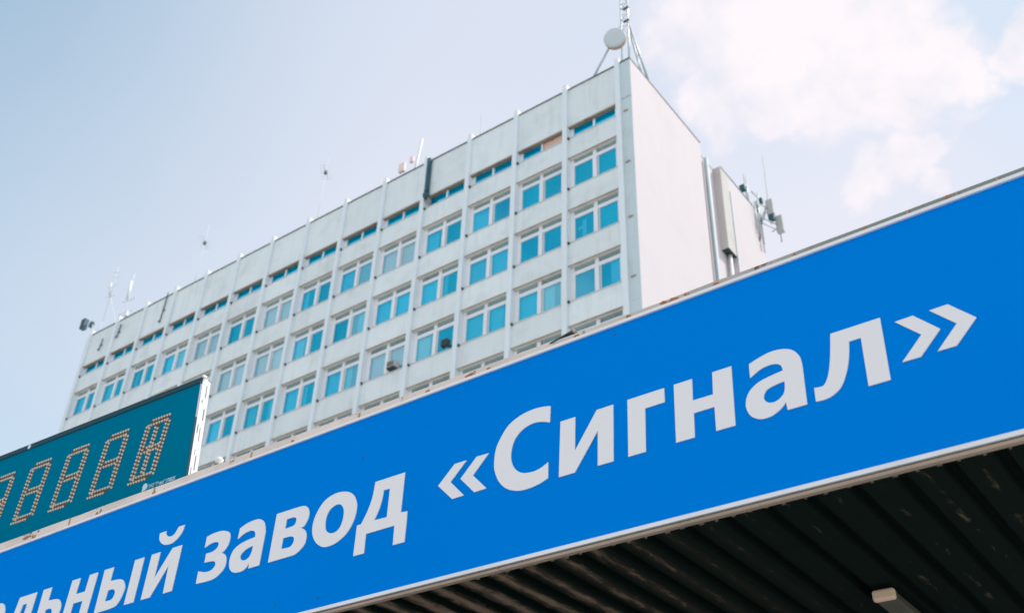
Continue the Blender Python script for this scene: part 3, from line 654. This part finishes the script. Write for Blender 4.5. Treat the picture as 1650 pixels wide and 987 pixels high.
# lettering
LETTERS = [
 [[(-10.66,3.352,0),(-10.31,3.352,0),(-10.31,3.262,0),(-10.423,3.262,0),(-10.423,2.956,0),(-10.547,2.956,0),(-10.547,3.262,0),(-10.66,3.262,0)]],
 [[(-9.866,3.125,0),(-9.866,3.18,1),(-9.885,3.27,1),(-9.945,3.34,1),(-10.05,3.362,1),(-10.16,3.335,1),(-10.228,3.26,1),(-10.25,3.155,1),(-10.225,3.04,1),(-10.15,2.97,1),(-10.03,2.947,1),(-9.95,2.954,1),(-9.893,2.975,0),(-9.893,3.07,0),(-9.95,3.045,1),(-10.02,3.035,1),(-10.09,3.055,1),(-10.122,3.125,0)],[(-10.12,3.2,0),(-10.1,3.255,1),(-10.05,3.28,1),(-10.0,3.25,1),(-9.985,3.2,0)]],
 [[(-9.676,3.352,0),(-9.388,3.352,0),(-9.399,2.956,0),(-9.52,2.956,0),(-9.512,3.265,0),(-9.58,3.265,0),(-9.589,3.204,1),(-9.606,3.131,1),(-9.631,3.063,1),(-9.668,2.999,1),(-9.722,2.963,1),(-9.771,2.953,1),(-9.819,2.956,0),(-9.817,3.044,0),(-9.786,3.038,1),(-9.758,3.044,1),(-9.73,3.089,1),(-9.709,3.16,1),(-9.693,3.241,1)]],
 [[(-9.277,2.956,0),(-9.284,3.352,0),(-9.147,3.352,0),(-9.148,3.226,0),(-9.014,3.214,1),(-8.948,3.188,1),(-8.903,3.126,1),(-8.91,3.058,1),(-8.951,2.988,1),(-9.023,2.962,1)],[(-9.154,3.043,0),(-9.147,3.139,0),(-9.081,3.139,1),(-9.04,3.113,1),(-9.036,3.077,1),(-9.064,3.043,1)]],
 [[(-8.841,2.956,0),(-8.831,3.352,0),(-8.704,3.352,0),(-8.71,3.203,0),(-8.575,3.201,0),(-8.567,3.352,0),(-8.44,3.352,0),(-8.453,2.956,0),(-8.576,2.956,0),(-8.573,3.116,0),(-8.71,3.116,0),(-8.716,2.956,0)]],
 [[(-8.34,2.956,0),(-8.347,3.352,0),(-8.21,3.352,0),(-8.211,3.226,0),(-8.077,3.214,1),(-8.011,3.188,1),(-7.966,3.126,1),(-7.973,3.058,1),(-8.014,2.988,1),(-8.086,2.962,1)],[(-8.217,3.043,0),(-8.21,3.139,0),(-8.144,3.139,1),(-8.103,3.113,1),(-8.099,3.077,1),(-8.127,3.043,1)],[(-7.918,2.956,0),(-7.912,3.352,0),(-7.781,3.352,0),(-7.785,2.956,0)]],
 [[(-7.689,2.956,0),(-7.682,3.352,0),(-7.562,3.352,0),(-7.566,3.123,0),(-7.403,3.352,0),(-7.276,3.352,0),(-7.28,2.956,0),(-7.396,2.956,0),(-7.404,3.195,0),(-7.567,2.956,0)],[(-7.637,3.537,0),(-7.547,3.538,0),(-7.542,3.51,1),(-7.501,3.478,1),(-7.446,3.472,1),(-7.413,3.492,1),(-7.383,3.539,0),(-7.301,3.538,0),(-7.321,3.471,1),(-7.376,3.421,1),(-7.441,3.4,1),(-7.523,3.407,1),(-7.587,3.439,1),(-7.626,3.482,1)]],
 [[(-6.961,3.352,0),(-6.877,3.365,1),(-6.765,3.36,1),(-6.681,3.329,1),(-6.655,3.286,1),(-6.658,3.223,1),(-6.696,3.175,1),(-6.73,3.165,0),(-6.68,3.14,1),(-6.649,3.094,1),(-6.648,3.035,1),(-6.683,2.992,1),(-6.758,2.956,1),(-6.853,2.95,1),(-6.979,2.956,0),(-6.981,3.061,0),(-6.89,3.036,1),(-6.821,3.036,1),(-6.782,3.059,1),(-6.778,3.086,1),(-6.802,3.108,1),(-6.851,3.117,1),(-6.924,3.122,0),(-6.925,3.199,0),(-6.852,3.199,1),(-6.799,3.218,1),(-6.786,3.251,1),(-6.809,3.273,1),(-6.875,3.279,1),(-6.96,3.257,0)]],
 [[(-6.55,3.332,0),(-6.458,3.358,1),(-6.359,3.363,1),(-6.294,3.343,1),(-6.251,3.301,1),(-6.226,3.228,0),(-6.232,2.956,0),(-6.356,2.956,0),(-6.357,3.001,0),(-6.38,2.972,1),(-6.428,2.949,1),(-6.512,2.954,1),(-6.569,2.984,1),(-6.601,3.037,1),(-6.603,3.108,1),(-6.573,3.16,1),(-6.508,3.19,1),(-6.418,3.205,1),(-6.341,3.211,0),(-6.35,3.249,1),(-6.38,3.272,1),(-6.426,3.28,1),(-6.49,3.269,1),(-6.553,3.239,0)],[(-6.347,3.14,0),(-6.415,3.13,1),(-6.464,3.105,1),(-6.481,3.078,1),(-6.46,3.048,1),(-6.418,3.036,1),(-6.373,3.051,1),(-6.351,3.092,1)]],
 [[(-6.134,2.956,0),(-6.126,3.352,0),(-5.938,3.352,0),(-5.832,3.348,1),(-5.776,3.323,1),(-5.75,3.272,1),(-5.755,3.219,1),(-5.786,3.173,1),(-5.824,3.168,0),(-5.774,3.14,1),(-5.745,3.095,1),(-5.747,3.028,1),(-5.788,2.985,1),(-5.843,2.96,1),(-5.893,2.956,1)],[(-6.0,3.2,0),(-5.996,3.277,0),(-5.926,3.277,1),(-5.892,3.263,1),(-5.884,3.238,1),(-5.906,3.205,1)],[(-6.007,3.038,0),(-6.004,3.124,0),(-5.924,3.121,1),(-5.886,3.105,1),(-5.876,3.076,1),(-5.892,3.045,1),(-5.92,3.033,1)]],
 [[(-5.377,3.352,1),(-5.314,3.323,1),(-5.268,3.275,1),(-5.241,3.208,1),(-5.245,3.127,1),(-5.275,3.053,1),(-5.327,2.996,1),(-5.402,2.958,1),(-5.476,2.945,1),(-5.546,2.953,1),(-5.617,2.995,1),(-5.665,3.054,1),(-5.688,3.119,1),(-5.686,3.194,1),(-5.655,3.267,1),(-5.605,3.325,1),(-5.541,3.355,1),(-5.458,3.365,1)],[(-5.436,3.265,1),(-5.398,3.243,1),(-5.373,3.199,1),(-5.37,3.134,1),(-5.385,3.082,1),(-5.418,3.049,1),(-5.465,3.042,1),(-5.506,3.055,1),(-5.539,3.085,1),(-5.553,3.133,1),(-5.551,3.193,1),(-5.525,3.24,1),(-5.48,3.263,1)]],
 [[(-5.077,3.352,0),(-4.787,3.352,0),(-4.791,3.043,0),(-4.729,3.037,0),(-4.73,2.81,0),(-4.838,2.81,0),(-4.841,2.956,0),(-5.113,2.956,0),(-5.111,2.81,0),(-5.216,2.811,0),(-5.215,3.043,0),(-5.175,3.044,0),(-5.127,3.128,1),(-5.091,3.23,1)],[(-4.982,3.263,0),(-4.922,3.259,0),(-4.924,3.039,0),(-5.046,3.044,0),(-5.007,3.124,1),(-4.989,3.197,1)]],
 [[(-4.46,3.16,0),(-4.323,3.29,0),(-4.215,3.29,0),(-4.349,3.161,0),(-4.221,3.029,0),(-4.325,3.028,0)],[(-4.261,3.161,0),(-4.129,3.292,0),(-4.021,3.29,0),(-4.152,3.158,0),(-4.028,3.031,0),(-4.133,3.029,0)]],
 [[(-3.513,3.496,0),(-3.516,3.373,0),(-3.586,3.399,1),(-3.66,3.408,1),(-3.739,3.387,1),(-3.799,3.336,1),(-3.827,3.267,1),(-3.83,3.192,1),(-3.806,3.127,1),(-3.767,3.084,1),(-3.716,3.058,1),(-3.643,3.05,1),(-3.585,3.06,1),(-3.527,3.085,0),(-3.527,2.973,0),(-3.596,2.95,1),(-3.686,2.939,1),(-3.772,2.947,1),(-3.861,2.986,1),(-3.925,3.052,1),(-3.962,3.132,1),(-3.972,3.202,1),(-3.962,3.301,1),(-3.925,3.377,1),(-3.861,3.454,1),(-3.766,3.499,1),(-3.663,3.515,1),(-3.578,3.51,1)]],
 [[(-3.443,2.956,0),(-3.432,3.352,0),(-3.315,3.352,0),(-3.319,3.109,0),(-3.15,3.352,0),(-3.025,3.352,0),(-3.035,2.956,0),(-3.15,2.956,0),(-3.145,3.198,0),(-3.321,2.956,0)]],
 [[(-2.929,2.956,0),(-2.92,3.352,0),(-2.655,3.352,0),(-2.657,3.253,0),(-2.796,3.252,0),(-2.805,2.956,0)]],
 [[(-2.598,2.956,0),(-2.588,3.352,0),(-2.461,3.352,0),(-2.467,3.203,0),(-2.332,3.201,0),(-2.324,3.352,0),(-2.197,3.352,0),(-2.21,2.956,0),(-2.333,2.956,0),(-2.33,3.116,0),(-2.467,3.116,0),(-2.473,2.956,0)]],
 [[(-2.085,3.326,0),(-2.017,3.348,1),(-1.939,3.362,1),(-1.865,3.353,1),(-1.81,3.325,1),(-1.776,3.275,1),(-1.766,3.219,0),(-1.772,2.956,0),(-1.888,2.956,0),(-1.892,3.007,0),(-1.928,2.974,1),(-1.99,2.947,1),(-2.055,2.949,1),(-2.107,2.983,1),(-2.131,3.038,1),(-2.129,3.092,1),(-2.1,3.147,1),(-2.043,3.185,1),(-1.974,3.202,1),(-1.885,3.214,0),(-1.89,3.246,1),(-1.913,3.268,1),(-1.957,3.277,1),(-2.018,3.268,1),(-2.088,3.232,0)],[(-1.883,3.143,0),(-1.945,3.136,1),(-1.995,3.121,1),(-2.017,3.088,1),(-2.013,3.055,1),(-1.983,3.032,1),(-1.943,3.033,1),(-1.903,3.059,1),(-1.888,3.093,1)]],
 [[(-1.578,3.352,0),(-1.29,3.352,0),(-1.301,2.956,0),(-1.422,2.956,0),(-1.414,3.265,0),(-1.482,3.265,0),(-1.491,3.204,1),(-1.508,3.131,1),(-1.533,3.063,1),(-1.57,2.999,1),(-1.624,2.963,1),(-1.673,2.953,1),(-1.721,2.956,0),(-1.719,3.044,0),(-1.688,3.038,1),(-1.66,3.044,1),(-1.632,3.089,1),(-1.611,3.16,1),(-1.595,3.241,1)]],
 [[(-1.218,3.296,0),(-1.117,3.299,0),(-0.996,3.167,0),(-1.123,3.038,0),(-1.224,3.038,0),(-1.096,3.168,0)],[(-1.029,3.298,0),(-0.93,3.3,0),(-0.809,3.168,0),(-0.937,3.04,0),(-1.036,3.04,0),(-0.91,3.169,0)]],
]

def outline(cnt):
    n = len(cnt); P = [Vector((x, z)) for x, z, s_ in cnt]; sm_ = [s_ for _, _, s_ in cnt]; out = []
    for i in range(n):
        a, b_ = P[i], P[(i+1) % n]
        if not sm_[i] and not sm_[(i+1) % n]: out.append(a); continue
        p0_ = P[i-1] if sm_[i] else a-(b_-a)*.5
        p3 = P[(i+2) % n] if sm_[(i+1) % n] else b_+(b_-a)*.5
        for k in range(5):
            t_ = k/5
            out.append(.5*((2*a)+(b_-p0_)*t_+(2*p0_-5*a+4*b_-p3)*t_*t_+(3*a-p0_-3*b_+p3)*t_**3))
    return out
def flat_shape(name, contours, mat, parent, thick, M4):
    cu_ = bpy.data.curves.new(name, 'CURVE'); cu_.dimensions = '2D'; cu_.fill_mode = 'BOTH'; cu_.extrude = thick/2
    for cnt in contours:
        pts = outline(cnt); sp = cu_.splines.new('POLY'); sp.points.add(len(pts)-1); sp.use_cyclic_u = True
        for p, v in zip(sp.points, pts): p.co = (v.x, v.y, 0, 1)
    tmp = bpy.data.objects.new(name, cu_); C.objects.link(tmp)
    me = bpy.data.meshes.new_from_object(tmp); bpy.data.objects.remove(tmp); bpy.data.curves.remove(cu_)
    o = bpy.data.objects.new(name, me); C.objects.link(o); me.materials.clear(); me.materials.append(M[mat])
    o.parent = parent; o.matrix_local = M4
    return o
for Lc in LETTERS:
    flat_shape('letter', Lc, 'letter', sign, .006, Matrix(((1,0,0,0),(0,0,-1,-.0035),(0,1,0,-2.44),(0,0,0,1))))
# ------------------------------------------------------------------ LED clock cabinet
PC = Vector((-8.4767879, 5.6, 5.69577199+CH))
U = Vector((.99897057, .04536299, 0)); V = Vector((.00352399, -.07760426, .99697801)); NN = U.cross(V)
led = empty('led_clock', (0, 0, 0))
led.matrix_world = Matrix(((U.x, V.x, NN.x, PC.x), (U.y, V.y, NN.y, PC.y), (U.z, V.z, NN.z, PC.z), (0, 0, 0, 1)))
tag(led, 'teal LED clock display with dotted digits standing on the sign', 'led display')
LW = 5.2
def lb(mb, u0, u1, v0, v1, n0, n1): return mb.box(u0, u1, v0, v1, n0, n1)     # local axes: u along, v up, n towards the viewer
lb(MB(), -LW, -.006, -1.50, -.012, -.125, -.006).build('cabinet', 'ledside', led)
lb(MB(), -LW, -.004, -1.50, -.058, -.0055, 0).build('display_panel', 'ledface', led)
lb(MB(), -LW, .0, -.056, .0, -.13, .012).build('top_rim', 'ledrim', led)
lb(MB(), -LW, .002, .0005, .010, -.14, .004).build('top_cover', 'dark', led)
lb(MB(), -.0035, .004, -1.5, -.45, -.02, .006).build('edge_trim', 'ledrim', led)
lb(MB(), -.0055, .006, -1.5, .012, -.092, -.0205).build('side_plate', 'ledside', led)
lb(MB(), -.0055, .003, -1.5, -.0, -.128, -.096).build('side_plate', 'ledside', led)
for v0, v1, n0, n1 in ((-.20, -.06, -.088, -.080), (-.27, -.24, -.055, -.045), (-.46, -.33, -.098, -.088), (-.62, -.52, -.050, -.042), (-.70, -.55, -.082, -.076), (-1.02, -.86, -.084, -.076), (-1.15, -1.0, -.046, -.040), (-1.2, -1.06, -.098, -.09), (-.86, -.80, -.06, -.055)):
    lb(MB(), .0062, .0075, v0, v1, n0, n1).build('slot', 'dark', led)
MB().box(.004, .03, .012, .035, -.05, -.0).build('corner_tab', 'ledside', led)
MB().lathe((-2.96, -.028, .012), (0, 0, 1), [(0, .03), (.003, .028)], 10).build('splash', 'print', led).scale = (1, 1, 1)
SL = .21
def digit(u0, v0, mid=False):
    pts = []
    def add(a, v): pts.append((u0+a+SL*v, v0+v))
    nx = 8; wd = .335
    for j in range(nx):                                   # three horizontal bars, two staggered rows each
        for k, vv in enumerate((.006, -.044)):
            a = .035+(wd-.035)*j/(nx-1)+(-.016 if k else 0)
            if not (k == 0 and j == 0): add(a, vv)
        for k, vv in enumerate((-.306, -.355)):
            if 1 < j < nx-1: add(.02+(wd-.02)*j/(nx-1)+(-.016 if k else 0), vv)
        for k, vv in enumerate((-.624, -.674)):
            if not (k == 1 and j == nx-1): add((wd-.035)*j/(nx-1)+(-.016 if k else 0), vv)
    nv = 15
    for j in range(nv):
        vv = -.055-.565*j/(nv-1)
        add(-.008, vv); add(.042, vv-.020)
        add(wd-.020, vv); add(wd+.030, vv-.020)
        if mid and 0 < j < nv-1: add(wd/2-.018, vv); add(wd/2+.024, vv-.019)
    mb = MB()
    for u_, v_ in pts:
        i = len(mb.v); r_ = .0165
        mb.v += [(u_+r_*math.cos(a*math.pi/3), v_+r_*math.sin(a*math.pi/3), .003) for a in range(6)]
        mb.v += [(u_+r_*.6*math.cos(a*math.pi/3), v_+r_*.6*math.sin(a*math.pi/3), .013) for a in range(6)]
        for k in range(6): mb.f.append((i+k, i+(k+1) % 6, i+6+(k+1) % 6, i+6+k)); mb.sm.append(False)
        mb.f.append(tuple(i+6+k for k in range(6))); mb.sm.append(False)
    tag(mb.build('digit', 'lampdot', led), kind='stuff')
    # dark backing strips of the segments
    bk = MB()
    def bar(a0, va, a1, vb, w, horiz):
        i = len(bk.v)
        if horiz: q = [(u0+a0+SL*(va+w), v0+va+w), (u0+a1+SL*(va+w), v0+va+w), (u0+a1+SL*(va-w), v0+va-w), (u0+a0+SL*(va-w), v0+va-w)]
        else: q = [(u0+a0-w+SL*va, v0+va), (u0+a0+w+SL*va, v0+va), (u0+a1+w+SL*vb, v0+vb), (u0+a1-w+SL*vb, v0+vb)]
        for z_ in (.0006, .0022): bk.v.extend([(x_, y_, z_) for x_, y_ in q])
        for q_ in ((0,3,2,1),(4,5,6,7),(0,1,5,4),(1,2,6,5),(2,3,7,6),(3,0,4,7)): bk.f.append(tuple(i+k for k in q_)); bk.sm.append(False)
    for vc in (-.018, -.33, -.646): bar(.03 if vc > -.1 else .0, vc, wd+(.005 if vc > -.5 else -.04), vc, .034, True)
    bar(.018, -.053, .018, -.296, .036, False); bar(.018, -.364, .018, -.612, .036, False)
    bar(wd+.006, -.053, wd+.006, -.296, .036, False); bar(wd+.006, -.364, wd+.006, -.612, .036, False)
    if mid: bar(wd/2+.002, -.053, wd/2+.002, -.296, .034, False); bar(wd/2+.002, -.364, wd/2+.002, -.612, .034, False)
    bk.build('digit_back', 'digitback', led)
for i, u0 in enumerate((-.755, -1.428, -2.108, -2.795, -3.49, -4.18)): digit(u0, -.312, i == 0)
# maker's mark
MB().lathe((-.628, -1.078, .0005), (0, 0, 1), [(0, .040), (.002, .040)], 12).build('logo', 'print', led)
MB().box(-.667, -.645, -1.125, -1.085, .0005, .0022).build('logo', 'print', led)
tx = bpy.data.curves.new('maker_text', 'FONT'); tx.body = 'ЗАО "Тема" 370025'; tx.size = .058; tx.shear = .25; tx.extrude = .0006; tx.offset = .0008
tmp = bpy.data.objects.new('maker_text', tx); C.objects.link(tmp)
me = bpy.data.meshes.new_from_object(tmp); bpy.data.objects.remove(tmp)
xs_ = [v.co.x for v in me.vertices]; k_ = .42/(max(xs_)-min(xs_))
to = bpy.data.objects.new('maker_text', me); C.objects.link(to); me.materials.clear(); me.materials.append(M['print'])
to.parent = led; to.location = (-.585, -1.108, .0018); to.scale = (k_, 1.0, 1)
# support legs of the cabinet on the canopy roof
for u_ in (-4.8, -2.4, -.3): lb(MB(), u_-.04, u_+.04, -1.70, -1.0, -.22, -.141).build('stand', 'galv', led)

# ------------------------------------------------------------------ canopy
CZ = 2.437+CH
canopy = empty('entrance_canopy', (-6, 8, 0))
tag(canopy, 'wide entrance canopy with dark ribbed metal underside behind the sign', 'canopy')
def cb(mb, x0, x1, y0, y1, z0, z1): return mb.box(x0+6, x1+6, y0-8, y1-8, z0, z1)
PIT = .2455; Y1 = 11.6
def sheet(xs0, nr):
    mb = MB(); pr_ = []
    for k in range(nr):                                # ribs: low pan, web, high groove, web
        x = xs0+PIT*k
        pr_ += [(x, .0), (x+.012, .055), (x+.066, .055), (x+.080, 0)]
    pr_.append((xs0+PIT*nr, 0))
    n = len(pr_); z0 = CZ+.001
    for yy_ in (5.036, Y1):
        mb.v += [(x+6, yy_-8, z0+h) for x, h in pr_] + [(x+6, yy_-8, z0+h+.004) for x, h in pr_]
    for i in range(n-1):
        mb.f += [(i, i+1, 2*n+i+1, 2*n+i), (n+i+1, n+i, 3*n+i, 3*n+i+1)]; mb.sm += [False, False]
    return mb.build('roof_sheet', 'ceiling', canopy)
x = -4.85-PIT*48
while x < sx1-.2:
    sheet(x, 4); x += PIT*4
cb(MB(), sx0+.1, sx1-.1, 5.17, Y1, CZ+.07, CZ+.30).build('roof_deck', 'canopywhite', canopy)
cb(MB(), sx0+.1, sx1-.1, 5.101, 5.165, CZ+.066, CZ+1.45).build('fascia_frame', 'dark', canopy)
for xx in (-14.5, -9.8): cb(MB(), xx-.15, xx+.15, 10.9, 11.2, 0, CZ-.004).build('column', 'canopywhite', canopy)
for xx in (1.0,): cb(MB(), xx-.15, xx+.15, 10.9, 11.2, 0, CZ-.004).build('column', 'canopywhite', canopy)
eb = empty('added_entrance_building', (-6, 12, 0))  # unseen, added to cut light below the canopy and to back it
MB().box(-10.4, 7.5, -.38, 3.0, 0, CZ+.28).build('wall', 'oldwall', eb)
MB().box(-10.5, 7.6, -.39, 3.1, CZ+.281, CZ+.42).build('roof', 'canopywhite', eb)
tag(eb, 'unseen low entrance building added under the canopy to cut the light', 'building')
# luminaire under the canopy
lu = empty('canopy_lamp', (-2.0, 6.52, CZ-.062))
MB().box(-.066, .066, 0, 1.2, -.030, .030).build('housing', 'lumdiff', lu, bevel=.012)
MB().box(-.072, .072, -.05, -.001, -.036, .036).build('end_cap', 'lum', lu, bevel=.016)
for s_ in (.25, .95): MB().box(-.02, .02, s_-.03, s_+.03, .0305, .061).build('hanger', 'dark', lu)
tag(lu, 'small tan ended strip lamp under the dark canopy', 'lamp')
